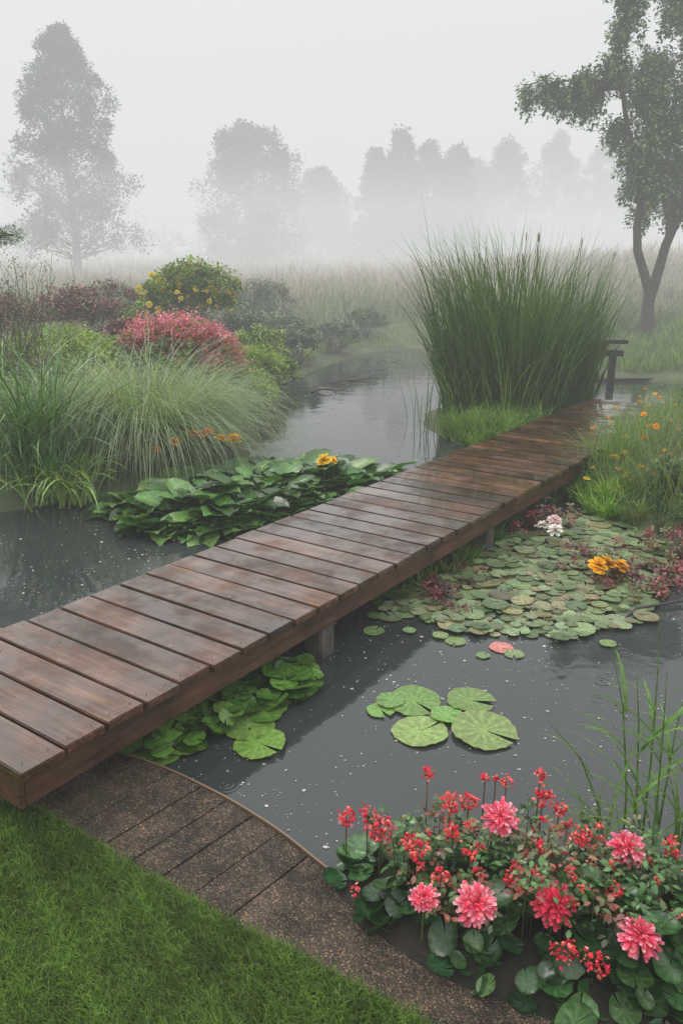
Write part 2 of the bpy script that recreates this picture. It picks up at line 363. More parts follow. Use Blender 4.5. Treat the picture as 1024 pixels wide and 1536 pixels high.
# ------------------------------------------------------------------ leaf prototypes
def P_diamond():
    V=np.array([(0,0,0),(.3,.5,.06),(0,1,0),(-.3,.5,.06)],float);return V,np.array([[0,1,2,3]]),np.ones((4,3))
def P_fold(w=.28,dr=.15):
    V=np.array([(0,0,0),(w*.8,.3,.06),(w,.6,.04-dr*.3),(0,1,-dr),(-w,.6,.04-dr*.3),(-w*.8,.3,.06),(0,.3,0),(0,.6,-dr*.25)],float)
    T=np.array([[0,1,6],[0,6,5],[6,1,2],[6,2,7],[5,6,7],[5,7,4],[7,2,3],[4,7,3]])
    VC=np.ones((8,3));VC[[0,6,7]]=1.25;return V,T,VC
def P_pad(seg=30,notch=.22,wave=.02,lift=.03,vein=.3):
    g=np.linspace(notch,2*np.pi-notch,seg+1);V=[(0,0,0)];C=[(1.3,1.35,1.2)]
    for r in (.35,.7,.93,1.0):
        for i,t in enumerate(g):
            rr=r*(1+.025*np.sin(t*5+1)+.015*np.sin(t*11))
            if r==1. and i%2: rr*=.975
            z=wave*np.sin(t*3+.5)*r*r+lift*(r**4)+(.006 if i%2 else 0)*r
            V.append((rr*np.sin(t),-rr*np.cos(t),z));b=1+vein*(1 if i%3==0 else -.12)*(1-.6*r)
            C.append((b*(1.25 if r==1. else 1),b,b*(1 if r<1 else .8)))
    n=seg+1;T=[[0,1+i,2+i] for i in range(seg)]
    for k in range(3):
        o=1+k*n
        for i in range(seg): T+=[[o+i,o+n+i,o+n+i+1],[o+i,o+n+i+1,o+i+1]]
    return np.array(V),np.array(T),np.array(C)
def P_heart(cup=.12,droop=.25,wid=.42):
    rows=9;V=[];C=[]
    prof=[0,.62,.9,1.,.97,.86,.66,.38,0]
    yy=[0,-.02,.1,.26,.44,.61,.77,.9,1.0]
    for i in range(rows):
        y=yy[i];w=prof[i]*wid
        for j,u in enumerate((-1,-.5,0,.5,1)):
            x=u*w;z=cup*abs(u)**1.5*prof[i]-droop*y*y+.015*np.sin(i*2.1+j*1.7)+.02*abs(u)*np.sin(i*2.9)
            yo=y-(.09*abs(u) if i==1 else 0)
            V.append((x,yo,z));b=1.4 if j==2 else (1. if j%2 else .9);C.append((b,b,b))
    F=[]
    for i in range(rows-1):
        for j in range(4): F.append([i*5+j,i*5+j+1,(i+1)*5+j+1,(i+1)*5+j])
    T=[]
    for f in F: T+=[[f[0],f[1],f[2]],[f[0],f[2],f[3]]]
    return np.array(V),np.array(T),np.array(C)
DI=P_diamond();FO=P_fold();HE=P_heart();RL=P_pad(24,.1,.08,.2,.7);RF=P_pad(20,.15,.05,.05,.4)
PADS=[P_pad(36,.10,.015,.02,.5),P_pad(36,.2,.03,.035,.5),P_pad(30,.06,.02,.03,.5)]
def P_ico():
    t=(1+5**.5)/2;V=np.array([(-1,t,0),(1,t,0),(-1,-t,0),(1,-t,0),(0,-1,t),(0,1,t),(0,-1,-t),(0,1,-t),(t,0,-1),(t,0,1),(-t,0,-1),(-t,0,1)])/1.9
    F=np.array([(0,11,5),(0,5,1),(0,1,7),(0,7,10),(0,10,11),(1,5,9),(5,11,4),(11,10,2),(10,7,6),(7,1,8),(3,9,4),(3,4,2),(3,2,6),(3,6,8),(3,8,9),(4,9,5),(2,4,11),(6,2,10),(8,6,7),(9,8,1)])
    return V,F,np.ones((12,3))
ICO=P_ico()
def flower(acc,pos,r,col,center,layers=4,npet=15,mi=0,face=(0,0),tip=(1.15,1.8,1.7),pw=1.):
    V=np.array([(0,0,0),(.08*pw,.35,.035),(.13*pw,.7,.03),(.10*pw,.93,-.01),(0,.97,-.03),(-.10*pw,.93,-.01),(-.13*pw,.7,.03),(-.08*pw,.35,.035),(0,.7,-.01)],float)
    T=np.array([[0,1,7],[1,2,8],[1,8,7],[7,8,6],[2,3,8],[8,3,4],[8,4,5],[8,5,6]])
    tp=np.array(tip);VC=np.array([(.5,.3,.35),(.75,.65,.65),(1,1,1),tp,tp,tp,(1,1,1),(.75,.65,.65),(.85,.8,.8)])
    Rf=rotm([face[0]],[face[1]],[0.])[0]
    for k in range(layers):
        n=max(5,npet-k*2);az=np.linspace(0,2*np.pi,n,endpoint=False)+k*.4+RS.normal(0,.12,n)
        tilt=np.full(n,-.15+k*(1.25/layers))+RS.normal(0,.16,n)
        R=np.einsum('ij,njk->nik',Rf,rotm(az,tilt,np.zeros(n)))
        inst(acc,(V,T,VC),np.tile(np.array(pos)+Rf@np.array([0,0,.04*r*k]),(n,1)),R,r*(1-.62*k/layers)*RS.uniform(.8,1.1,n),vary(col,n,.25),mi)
    n=14;q=RS.normal(0,.08*r,(n,3));inst(acc,ICO,np.array(pos)+q*[1,1,.5]+Rf@np.array([0,0,.15*r]),rotm(*RS.uniform(0,6,(3,n))),.045*r,vary(center,n,.2),mi)
def budcluster(acc,pos,r,n,col,mi=0):
    q=RS.normal(0,1,(n,3));q/=np.linalg.norm(q,axis=1)[:,None];q*=r*RS.uniform(.4,1,(n,1))
    inst(acc,ICO,np.array(pos)+q,rotm(*RS.uniform(0,6,(3,n))),np.stack([RS.uniform(.004,.009,n)]*2+[RS.uniform(.006,.013,n)],-1),vary(col,n,.35),mi)
    m=int(n*1.5);q=RS.normal(0,1,(m,3));q/=np.linalg.norm(q,axis=1)[:,None];q*=r*RS.uniform(.5,1.1,(m,1))
    inst(acc,FO,np.array(pos)+q,rotm(RS.uniform(0,6.3,m),RS.uniform(-.5,1.2,m),RS.uniform(-.5,.5,m)),RS.uniform(.01,.022,m),vary(col,m,.35),mi)
def ellip(n,c,r,pw=.5,top=False):
    q=RS.normal(0,1,(n,3));q/=np.linalg.norm(q,axis=1)[:,None]
    if top: q[:,2]=np.where(q[:,2]<-.25,-q[:,2],q[:,2])
    return np.array(c)+q*np.array(r)*(RS.uniform(0,1,(n,1))**pw)
def leaves(acc,cen,perclump,spread,size,cols,proto=DI,mi=0,hang=0,jc=.25):
    nC=len(cen);cc=vary(cols,nC,jc)
    spread=np.broadcast_to(spread,(nC,));n=nC*perclump
    q=RS.normal(0,1,(n,3));q/=np.linalg.norm(q,axis=1)[:,None];q*=RS.uniform(.2,1,(n,1))**.6
    P=np.repeat(cen,perclump,0)+q*np.repeat(spread,perclump)[:,None]
    C=np.repeat(cc,perclump,0)*RS.uniform(.7,1.35,(n,1))
    az=np.arctan2(q[:,1],q[:,0])-np.pi/2+RS.normal(0,.7,n)
    tilt=RS.normal(.1,.6,n)-hang
    inst(acc,proto,P,rotm(az,tilt,RS.normal(0,.5,n)),size*RS.uniform(.6,1.3,n),C,mi)
def shrub(name,c,r,ncl,per,size,cols,proto=DI,mat=None,spread=.22,flow=None,stem=(.06,.045,.03),pw=.4):
    a=Acc();cen=ellip(ncl,c,r,pw,True)
    for k in range(6):
        dv=RS.normal(0,1,3);dv[2]=abs(dv[2]);dv/=np.linalg.norm(dv);w=np.clip(((cen-np.array(c))/np.array(r))@dv,0,1)**3
        cen=cen+w[:,None]*dv*np.array(r)*RS.uniform(-.25,.4)
    sp=spread*min(r)*RS.uniform(.6,1.3,ncl)
    leaves(a,cen,per,sp,size,cols,proto)
    zg=float(hz(c[0],c[1]))
    for k in range(9):
        e=cen[RS.randint(ncl)];limb(a,(c[0]+RS.normal(0,.05),c[1]+RS.normal(0,.05),zg-.05),e,.018,.005,.12,5,5,stem,mi=1)
    if flow: flow(a,cen,c,r)
    return a.build(name,[mat or M_leaf,M_bark,M_pet],False)
# ------------------------------------------------------------------ lily pads
def padset(name,pts,rad,cols,z0=.006,tilt=.03,lift=0,mat=None,jc=.2):
    a=Acc();pts=np.asarray(pts,float);n=len(pts);rad=np.broadcast_to(rad,(n,))
    for k in range(3):
        s=np.arange(n)%3==k;m=s.sum()
        if not m: continue
        z=z0+RS.uniform(0,.018,m)+lift*RS.uniform(0,1,m)
        inst(a,PADS[k],np.c_[pts[s],z],rotm(RS.uniform(0,6.3,m),RS.normal(0,tilt,m),RS.uniform(0,6.3,m)),rad[s],vary(cols,m,jc))
    return a.build(name,mat or M_pad,True)
padset('lily_pad_group',[(.45,4.36),(.80,4.36),(.455,4.04),(.826,4.03),(.24,4.27),(.63,4.2),(.3,4.36)],[.165,.15,.165,.19,.09,.1,.09],[(.14,.26,.06),(.18,.29,.08)],.006,.03)
padset('lily_pad_group',[(-.46,3.9),(-.54,4.08),(-.66,4.16),(-.28,4.52),(-.38,4.62),(-.5,4.66),(-.45,4.3),(-.9,3.9),(-1.0,3.83)],[.15,.15,.14,.13,.11,.1,.13,.13,.12],[(.12,.23,.045),(.16,.27,.065)],.01,.1)
a=Acc();q=sample([(-1.3,3.8),(-.98,3.72),(-.66,3.95),(-.4,4.25),(-.12,4.5),(-.2,4.75),(-.5,4.85),(-.9,4.4)],150)
inst(a,RF,np.c_[q,RS.uniform(.02,.12,len(q))],rotm(RS.uniform(0,6.3,len(q)),RS.normal(0,.38,len(q)),RS.uniform(0,6,len(q))),RS.uniform(.045,.105,len(q)),vary([(.085,.19,.03),(.13,.26,.045),(.055,.13,.025)],len(q),.35))
a.build('water_plant_leaves',M_wet,True)
MASS=[(.2,5.5),(.55,5.65),(.85,5.3),(1.3,5.3),(1.6,5.2),(2.3,5.5),(2.5,6.0),(2.9,6.5),(3.15,7.2),(2.8,8.3),(2.45,8.25),(1.7,7.5),(1.0,6.5),(.4,6.0)]
q=sample(MASS,4500)
keep=[];rr=[]
for pnt in q:
    r=RS.uniform(.04,.11)
    if not keep or np.all(np.hypot(*(np.array(keep)-pnt).T)>(r+np.array(rr))*.55): keep.append(pnt);rr.append(r)
padset('lily_pad_mass',keep,np.array(rr),[(.15,.20,.095),(.18,.23,.12),(.11,.16,.07),(.18,.17,.09),(.13,.19,.09)],.005,.06,.02,jc=.4)
q=np.array([(.82,5.2),(.98,4.98),(.72,5.28),(.24,5.36),(1.2,5.0),(.5,5.35),(1.9,5.15)]);padset('stray_lily_pad',q,[.075,.05,.06,.08,.07,.05,.06],[(.18,.26,.1)],.005,.02)
padset('red_lily_pad',[(1.13,5.1)],[.085],[(.55,.18,.15)],.005,.02)
# large leaf clump left of deck
CL=np.array([(-2.65,8.2),(-2.1,7.6),(-1.4,7.4),(-.8,7.7),(-.1,8.35),(.4,8.95),(.8,9.8),(.3,10.3),(-.6,10.3),(-1.6,10.0),(-2.15,9.2)])
a=Acc();q=sample(CL,860);dd=-sdist(q[:,0],q[:,1],CL);n=len(q)
z=.02+np.minimum(dd,.8)*.25*RS.uniform(.4,1.15,n)
cen=CL.mean(0);az=np.arctan2(q[:,1]-cen[1],q[:,0]-cen[0])-np.pi/2+RS.normal(0,1.1,n)
inst(a,HE,np.c_[q,z],rotm(az,RS.uniform(-.3,.75,n),RS.normal(0,.4,n)),RS.uniform(.15,.4,n),vary([(.045,.12,.022),(.07,.17,.032),(.035,.09,.02),(.12,.22,.06)],n,.4))
for k in range(140):
    j=RS.randint(n);tube(a,[(q[j,0]*.97,q[j,1],-.05),(q[j,0],q[j,1],z[j])],.005,4,(.05,.1,.03))
a.build('water_arum_clump',M_wet,True)
a=Acc()
for (x,y,zz,r,c) in [(-.2,8.9,.46,.105,(.88,.58,.01)),(-.1,8.98,.43,.07,(.88,.5,.01)),(-1.98,9.3,.58,.11,(.88,.33,.01)),(-1.76,9.4,.65,.12,(.88,.42,.01)),(-1.62,9.5,.65,.11,(.88,.3,.01)),(-1.3,9.4,.60,.11,(.88,.55,.01)),(-2.18,9.2,.5,.08,(.85,.28,.02)),(-1.45,9.4,.6,.09,(.88,.62,.05))]:
    flower(a,(x,y,zz),r,c,(.7,.35,.02),4,10,0,(RS.uniform(0,6),.4),(1.05,1.1,1.),2.6)
    tube(a,[(x,y,.1),(x,y,zz)],.004,4,(.06,.12,.02),1)
a.build('yellow_water_flower',[M_pet,M_leaf],False)
# ------------------------------------------------------------------ reeds
a=Acc();n=2200
q=sample([(1.75,12.9),(2.6,12.3),(3.5,13.1),(4.5,14.2),(4.3,14.9),(2.6,14.9),(1.8,14.1)],n);cx,cy=3.0,13.7
cl=np.floor(q*2.2);ph=np.sin(cl[:,0]*12.9+cl[:,1]*78.2)*43758.5;ph-=np.floor(ph)
az=np.arctan2(q[:,1]-cy,q[:,0]-cx)+RS.normal(0,.6,n)+(ph-.5)*1.2;dr=np.hypot(q[:,0]-cx,q[:,1]-cy)
ln=RS.uniform(1.2,3.2,n)*(1.02-.1*dr)*(.8+.38*ph)*(1.05-.07*(q[:,0]-cx))
cols=vary([(.045,.105,.03),(.07,.14,.036),(.035,.075,.025),(.11,.18,.05)],n,.4)
z=hz(q[:,0],q[:,1])
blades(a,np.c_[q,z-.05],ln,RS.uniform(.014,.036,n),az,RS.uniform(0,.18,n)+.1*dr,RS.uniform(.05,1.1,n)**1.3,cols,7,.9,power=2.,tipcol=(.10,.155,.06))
n=150;q2=sample([(1.8,13.2),(2.6,12.6),(3.2,13.4),(2.4,14.2)],n)
blades(a,np.c_[q2,hz(q2[:,0],q2[:,1])],RS.uniform(2.6,3.4,n),RS.uniform(.014,.024,n),RS.normal(3.2,.5,n),RS.uniform(.0,.12,n),RS.uniform(.4,1.3,n),vary([(.08,.15,.04),(.12,.18,.06)],n),8,.5,power=2.6)
n=340;q2=sample([(1.7,12.9),(2.6,12.3),(3.6,13.2),(2.6,13.5)],n)
blades(a,np.c_[q2,hz(q2[:,0],q2[:,1])],RS.uniform(.4,1.6,n),.03,RS.uniform(0,6.3,n),.15,RS.uniform(.2,1.2,n),vary([(.20,.31,.045),(.26,.35,.07)],n),5,.6)
for k in range(12):
    j=RS.randint(len(q));x,y=q[j];h=RS.uniform(2.4,3.2);dx=(x-cx)*.3+RS.normal(0,.2);dy=(y-cy)*.2
    top=np.array([x+dx,y+dy,h]);b0=np.array([x,y,.1]);d=(top-b0)/np.linalg.norm(top-b0)
    tube(a,[b0,(b0+top)/2-[dx*.1,0,0],top],[.006,.005,.004],5,(.12,.17,.06))
    tube(a,[top-d*.15,top-d*.13,top-d*.03,top],[.003,.009,.008,.002],6,(.22,.19,.1))
a.build('reed_clump',M_leaf,False)
a=Acc();n=26;q=np.c_[RS.uniform(1.15,1.75,n),RS.uniform(12.4,14.2,n)]
blades(a,np.c_[q,np.full(n,-.05)],RS.uniform(.6,1.2,n),.018,RS.uniform(0,6.3,n),RS.uniform(0,.15,n),RS.uniform(0,.5,n),vary([(.09,.17,.04)],n),4,.8)
a.build('young_reeds',M_leaf,False)
def tufts(name,poly,nt_,per,ln,wd,cols,bend=(.4,1.4),mat=M_leaf,tip=None,lean=(0,.5),segs=4,extra=None):
    a=Acc();c=sample(poly,nt_);h=hz(c[:,0],c[:,1]);h=np.maximum(h,-.02);n=nt_*per
    b=np.repeat(np.c_[c,h-.01],per,0)+np.c_[RS.normal(0,ln*.07,(n,2)),np.zeros(n)]
    cc=np.repeat(vary(cols,nt_,.3),per,0)*RS.uniform(.7,1.3,(n,1));s=np.repeat(RS.uniform(.6,1.3,nt_),per)
    blades(a,b,s*ln*RS.uniform(.6,1.15,n),wd*RS.uniform(.7,1.3,n),RS.uniform(0,6.3,n),RS.uniform(*lean,n),RS.uniform(*bend,n),cc,segs,.8,tipcol=tip)
    if extra: extra(a,c,h)
    return a.build(name,[mat,M_pet,M_bark],False)
tufts('sedge_patch',[(1.55,12.4),(1.85,11.4),(2.5,11.1),(3.3,12.2),(2.6,12.7)],170,40,.42,.014,[(.14,.26,.04),(.2,.33,.06),(.10,.19,.035)])
# ------------------------------------------------------------------ left bank grasses
a=Acc();n=320;c0=np.array([-3.45,9.0]);q=c0+RS.normal(0,.2,(n,2))
az=RS.uniform(0,6.3,n)
blades(a,np.c_[q,np.full(n,.03)],RS.uniform(1.1,2.3,n),RS.uniform(.018,.036,n),az,RS.uniform(0,.35,n),RS.uniform(.5,2.6,n),vary([(.09,.2,.045),(.13,.26,.07),(.06,.14,.035)],n,.3),9,.5,power=1.8)
n=130;q=c0+[0.3,-.25]+RS.normal(0,.2,(n,2))
blades(a,np.c_[q,np.full(n,.03)],RS.uniform(.6,1.1,n),RS.uniform(.024,.042,n),RS.uniform(0,6.3,n),RS.uniform(.1,.5,n),RS.uniform(1.2,2.6,n),vary([(.24,.36,.08),(.16,.28,.06)],n,.3),8,.5)
a.build('ornamental_iris_grass',M_wet,False)
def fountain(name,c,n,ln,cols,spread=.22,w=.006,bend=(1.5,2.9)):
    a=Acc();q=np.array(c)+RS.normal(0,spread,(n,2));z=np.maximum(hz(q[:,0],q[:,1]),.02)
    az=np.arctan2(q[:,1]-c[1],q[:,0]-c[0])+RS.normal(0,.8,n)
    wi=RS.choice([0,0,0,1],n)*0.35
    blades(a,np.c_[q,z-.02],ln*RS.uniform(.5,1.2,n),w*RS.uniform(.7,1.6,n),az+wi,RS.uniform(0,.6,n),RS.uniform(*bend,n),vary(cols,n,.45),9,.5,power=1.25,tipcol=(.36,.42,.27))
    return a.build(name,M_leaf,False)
PG=[(.17,.27,.10),(.25,.35,.15),(.10,.18,.055),(.34,.42,.22)]
fountain('fountain_grass',(-2.5,10.4),2700,2.3,PG,w=.008)
fountain('fountain_grass',(-3.5,10.9),1800,1.95,PG,w=.008)
fountain('fountain_grass',(-2.2,12.2),1400,1.7,PG,w=.008)
fountain('fountain_grass',(-4.9,9.6),1200,1.6,PG,w=.008)
# ------------------------------------------------------------------ shrubs left
def spir(a,cen,c,r):
    p=np.repeat(cen,18,0)+RS.normal(0,.09,(len(cen)*18,3));p=p[p[:,2]>c[2]-.3*r[2]];n=len(p)
    inst(a,DI,p+[0,0,.05],rotm(RS.uniform(0,6.3,n),RS.uniform(-.3,1.2,n),RS.uniform(-1,1,n)),RS.uniform(.03,.075,n),vary([(.85,.13,.27),(.88,.3,.42),(.66,.08,.18),(.8,.4,.42)],n,.3),2)
shrub('pink_flowering_shrub',(-2.85,15,.9),(1.0,.9,.75),300,46,.07,[(.45,.14,.18),(.2,.22,.08),(.55,.2,.25)],flow=spir)
def yel(a,cen,c,r):
    n=125;p=ellip(n,c,np.array(r)*1.12,.08,True)
    for k in range(n): flower(a,p[k],RS.uniform(.05,.10),(.88,.74,.04),(.75,.55,.02),2,8,2,(RS.uniform(0,6.3),RS.uniform(0,1.4)),(1,1,1),2.8)
shrub('yellow_flowering_shrub',(-3.75,20,1.7),(1.1,.9,.8),240,60,.1,[(.18,.27,.04),(.24,.33,.05),(.12,.2,.035)],flow=yel)
BAR=[(.24,.12,.11),(.28,.16,.14),(.18,.11,.09)]
shrub('barberry_shrub',(-6.1,19,1.45),(1.0,.9,.65),200,50,.08,BAR,mat=M_far)
shrub('barberry_shrub',(-4.55,17.5,1.0),(.6,.6,.45),130,50,.07,BAR,mat=M_far)
shrub('barberry_shrub',(-7.6,18,1.3),(.9,.8,.6),150,50,.08,BAR,mat=M_far)
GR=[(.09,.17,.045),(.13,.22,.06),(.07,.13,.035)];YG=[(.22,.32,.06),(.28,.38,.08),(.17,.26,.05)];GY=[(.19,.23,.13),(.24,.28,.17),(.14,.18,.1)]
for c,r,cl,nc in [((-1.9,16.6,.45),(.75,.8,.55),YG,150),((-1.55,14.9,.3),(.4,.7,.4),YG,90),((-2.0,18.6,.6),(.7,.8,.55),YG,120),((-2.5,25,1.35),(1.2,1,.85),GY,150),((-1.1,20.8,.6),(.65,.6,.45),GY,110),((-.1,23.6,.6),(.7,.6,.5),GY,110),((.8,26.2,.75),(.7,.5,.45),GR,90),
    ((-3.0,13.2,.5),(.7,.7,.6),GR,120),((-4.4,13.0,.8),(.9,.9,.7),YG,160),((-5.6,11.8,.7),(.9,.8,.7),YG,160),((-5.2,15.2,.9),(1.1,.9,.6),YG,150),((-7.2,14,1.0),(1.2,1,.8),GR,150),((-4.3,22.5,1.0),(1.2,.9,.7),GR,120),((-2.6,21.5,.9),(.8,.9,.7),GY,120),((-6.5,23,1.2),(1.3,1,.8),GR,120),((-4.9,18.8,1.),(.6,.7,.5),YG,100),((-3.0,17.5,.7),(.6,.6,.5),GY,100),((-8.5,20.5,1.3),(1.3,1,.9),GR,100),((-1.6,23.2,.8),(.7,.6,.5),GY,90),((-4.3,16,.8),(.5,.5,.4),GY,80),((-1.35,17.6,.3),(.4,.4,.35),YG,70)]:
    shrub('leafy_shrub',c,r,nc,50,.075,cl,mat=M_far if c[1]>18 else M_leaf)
a=Acc();b0=np.array([-4.75,12.0,.4])
tips=[]
for k in range(60):
    t=b0+np.array([RS.normal(0,.42),RS.normal(0,.4),RS.uniform(1.2,2.45)])
    limb(a,b0+RS.normal(0,.05,3),t,.012,.003,.15,6,4,(.12,.12,.09),mi=1);tips.append(t);tips.append((t+b0)/2+RS.normal(0,.15,3)+[0,0,.3])
leaves(a,np.array(tips),20,.16,.035,[(.22,.25,.16),(.28,.3,.2)])
a.build('wiry_shrub',[M_leaf,M_bark],False)
a=Acc();tube(a,[(-6.4,12,.2),(-6.35,12,1.7),(-6.2,12.1,3.2),(-6.3,12,4.2)],[.11,.09,.06,.02],8,(.07,.05,.035),1)
cl=[]
for k in range(11):
    az=RS.uniform(0,6.3) if k>4 else .0;h=2.98 if k<5 else RS.uniform(2.4,4.1);r=1.85-(.15*k if k<5 else RS.uniform(.7,1.2))
    e=np.array([-6.3+r*np.cos(az),12+r*np.sin(az)+(.2*(k-2) if k<5 else 0),h]);limb(a,(-6.25,12.05,h+.15),e,.03,.006,.08,6,5,(.07,.05,.035),mi=1)
    for t in np.linspace(.4,1,8): cl.append(np.array([-6.25,12.05,h+.1])*(1-t)+e*t+RS.normal(0,.04,3))
cl=np.array(cl);leaves(a,cl,110,.15,.06,[(.05,.09,.04),(.07,.12,.05)],P_fold(.06,0))
a.build('pine_tree',[M_leaf,M_bark],False)
# ------------------------------------------------------------------ meadows and banks
def far_tufts(name,x0,x1,y0,y1,n,ln,wd,cols,tip=None,mask=None):
    a=Acc();y=y0+(y1-y0)*RS.uniform(0,1,n)**1.3;x=(x0+(x1-x0)*RS.uniform(0,1,n))*(y/y1)
    d=sdist(x,y,POND);k=d>.25
    if mask is not None: k&=mask(x,y)
    x,y=x[k],y[k];n=len(x);z=hz(x,y)
    pt=.75+.35*np.sin(x*.9+1)*np.sin(y*.5)+.15*np.sin(x*2.7)*np.sin(y*1.9)
    c=vary(cols,n,.3)*(.6+.55*pt)[:,None];s=1+y/90
    blades(a,np.c_[x,y,z-.02],ln*pt*RS.uniform(.6,1.3,n),wd*s*RS.uniform(.7,1.3,n),RS.uniform(0,6.3,n),RS.uniform(0,.35,n),RS.uniform(.1,1.1,n),c,4,1.2,tipcol=tip)
    return a.build(name,M_far,False)
far_tufts('meadow_grass',-55,60,30,85,60000,1.2,.03,[(.32,.29,.16),(.38,.32,.2),(.22,.24,.11)],(.5,.39,.3))
far_tufts('tall_bank_grass',-22,24,24.5,40,40000,1.15,.018,[(.15,.23,.08),(.2,.28,.1),(.26,.28,.13)],(.31,.32,.19),lambda x,y:~((x>.3)&(x<4.8)&(y<28)))
far_tufts('right_bank_grass',4,22,17.8,26,22000,.5,.013,[(.17,.29,.055),(.21,.33,.08),(.13,.23,.05)],None,lambda x,y:(x>4.6)&(y>18.9+.0*x))
far_tufts('short_bank_grass',-3,6,25,30,14000,.16,.012,[(.2,.32,.055),(.25,.37,.08)],None,lambda x,y:(x>.3)&(x<5.5))
q=[(-9,9),(-3.5,9.2),(-2.4,10.2),(-2.1,13),(-1.9,16),(-1.4,19),(-.6,22),(.3,25),(-9,26)]
tufts('bank_groundcover',q,900,26,.42,.014,GR+YG+GY)
def yflow(cols,n,zz):
    def f(a,c,h):
        for k in range(n):
            j=RS.randint(len(c));x,y=c[j]+RS.normal(0,.08,2);z=h[j]+RS.uniform(*zz);cc=cols[RS.randint(len(cols))]
            tube(a,[(x,y,h[j]),(x+RS.normal(0,.02),y,z)],.003,3,(.12,.2,.05),2)
            flower(a,(x,y,z),RS.uniform(.022,.042),cc,(.6,.35,.02),2,8,1,(RS.uniform(0,6.3),RS.uniform(0,.9)),(1,1,1),2.8)
    return f
RB=[(2.75,8.9),(2.75,8.2),(3.1,7.5),(3.6,6.9),(6.5,6.5),(8,9),(8,12.5),(5.8,13),(4.9,11.8)]
RG=[(.12,.19,.055),(.17,.25,.075),(.08,.14,.045),(.19,.23,.13)]
tufts('wildflower_bank',RB,800,38,.46,.010,RG,extra=yflow([(.85,.55,.02),(.85,.6,.05),(.85,.33,.02),(.75,.25,.18)],100,(.25,.65)))
tufts('wildflower_bank',[(2.95,8.6),(3.3,7.7),(6,7),(8,9),(8,12),(5.3,12.2),(4.3,10.8)],330,30,.85,.007,[(.16,.22,.1),(.22,.26,.15)],(.2,1.),extra=yflow([(.85,.35,.02)],30,(.6,1.)))
tufts('marsh_marigold_patch',[(2.6,9.1),(2.75,8.0),(3.2,7.8),(3.9,9.6),(3.4,9.9)],90,30,.34,.016,[(.17,.32,.04),(.24,.4,.07)],extra=yflow([(.9,.65,.02)],34,(.2,.4)))
tufts('deckside_grass',[(3.0,9.2),(3.3,9.0),(5.4,11.6),(5.0,12.0),(4.0,10.6)],120,34,.85,.011,[(.15,.26,.05),(.2,.3,.08)],(.4,1.6),lean=(0,.6),extra=yflow([(.85,.38,.02),(.85,.6,.03)],26,(.5,.95)))
for c,r,cl in [((4.1,8.3,.35),(.55,.6,.4),GY),((5.1,9.6,.5),(.7,.6,.55),GR),((3.75,7.3,.2),(.4,.4,.3),GR),((4.6,7.4,.3),(.6,.5,.4),GY),((5.6,11.4,.6),(.8,.6,.55),GR),((6.4,9.3,.6),(.9,.8,.7),GR),((3.6,8.2,.3),(.35,.35,.3),GR),((3.55,6.75,.12),(.35,.3,.2),GR),((4.2,6.6,.2),(.5,.35,.3),GY)]:
    shrub('leafy_shrub',c,r,120,60,.045,cl)
def burg(name,c,r,n,h=.13):
    a=Acc();p=np.c_[np.array(c)+RS.normal(0,1,(n,2))*np.array(r)*.5,RS.uniform(.01,h,n)]
    leaves(a,p,26,.05,.04,[(.15,.03,.04),(.22,.045,.05),(.07,.03,.03),(.14,.13,.04)],FO)
    return a.build(name,M_wet,False)
burg('burgundy_water_plant',(2.05,7.75),(.3,.3),40,.25)
burg('burgundy_water_plant',(2.85,6.3),(.55,.45),75,.14)
burg('burgundy_water_plant',(2.35,6.6),(.35,.5),40,.07)
burg('burgundy_water_plant',(1.0,6.4),(.3,.6),20,.05)
burg('burgundy_water_plant',(.75,6.0),(.12,.2),14,.12)
burg('burgundy_water_plant',(3.1,6.9),(.3,.5),40,.2)
a=Acc()
for x,y,c in [(1.9,7.15,(.85,.85,.8)),(2.05,7.3,(.85,.65,.65)),(1.98,7.02,(.85,.85,.8))]: flower(a,(x,y,.24),.085,c,(.6,.5,.1),4,13,0,(RS.uniform(0,6),.3),(1,1,1),1.6)
for x in (2.27,2.36,2.18): flower(a,(x,6.35+RS.normal(0,.03),.16),.1,(.88,.5,.01),(.8,.35,.01),4,9,0,(RS.uniform(0,6),.35),(1,1,1),3.)
a.build('water_lily_flower',M_pet,False)
tufts('deck_edge_sedge',[(.3,5.6),(1.0,6.5),(1.9,7.9),(2.5,8.8),(2.3,8.9),(1.2,7.4),(.2,6.0)],60,22,.22,.012,[(.09,.18,.035),(.15,.27,.045)])
a=Acc();tube(a,[(2.1,5.5,.0),(2.3,5.72,.03),(2.7,5.85,.035),(3.1,5.75,.03),(3.7,5.45,.02),(4.5,5.3,.0)],.012,6,(.05,.05,.045));a.build('pond_hose',M_bark,True)
# ------------------------------------------------------------------ foreground flower bed
BED=np.array([(-.08,2.82),(.1,2.55),(.33,2.33),(.7,2.15),(1.0,2.02),(1.8,1.85),(1.9,2.6),(1.35,2.85),(.85,2.95),(.35,3.0),(.05,2.98)])
mv=np.r_[BED,BED.mean(0)[None]+(BED-BED.mean(0))*.55]
V=[(x,y,-.3) for x,y in BED]+[(x,y,.06) for x,y in BED]+[(x,y,.13) for x,y in mv[len(BED):]];nb=len(BED)
F=[[k,(k+1)%nb,nb+(k+1)%nb,nb+k] for k in range(nb)]+[[nb+k,nb+(k+1)%nb,2*nb+(k+1)%nb,2*nb+k] for k in range(nb)]
a=Acc();a.add(V,F,(.1,.1,.1));a.add(V[2*nb:],[list(range(nb))],(.1,.1,.1));a.build('flower_bed_soil',M_soil,True)
a=Acc();n=420;q=sample(BED,n);d=-sdist(q[:,0],q[:,1],BED)
z=.05+np.minimum(d,.3)*.8*RS.uniform(.35,1.1,n)+RS.uniform(0,.06,n)
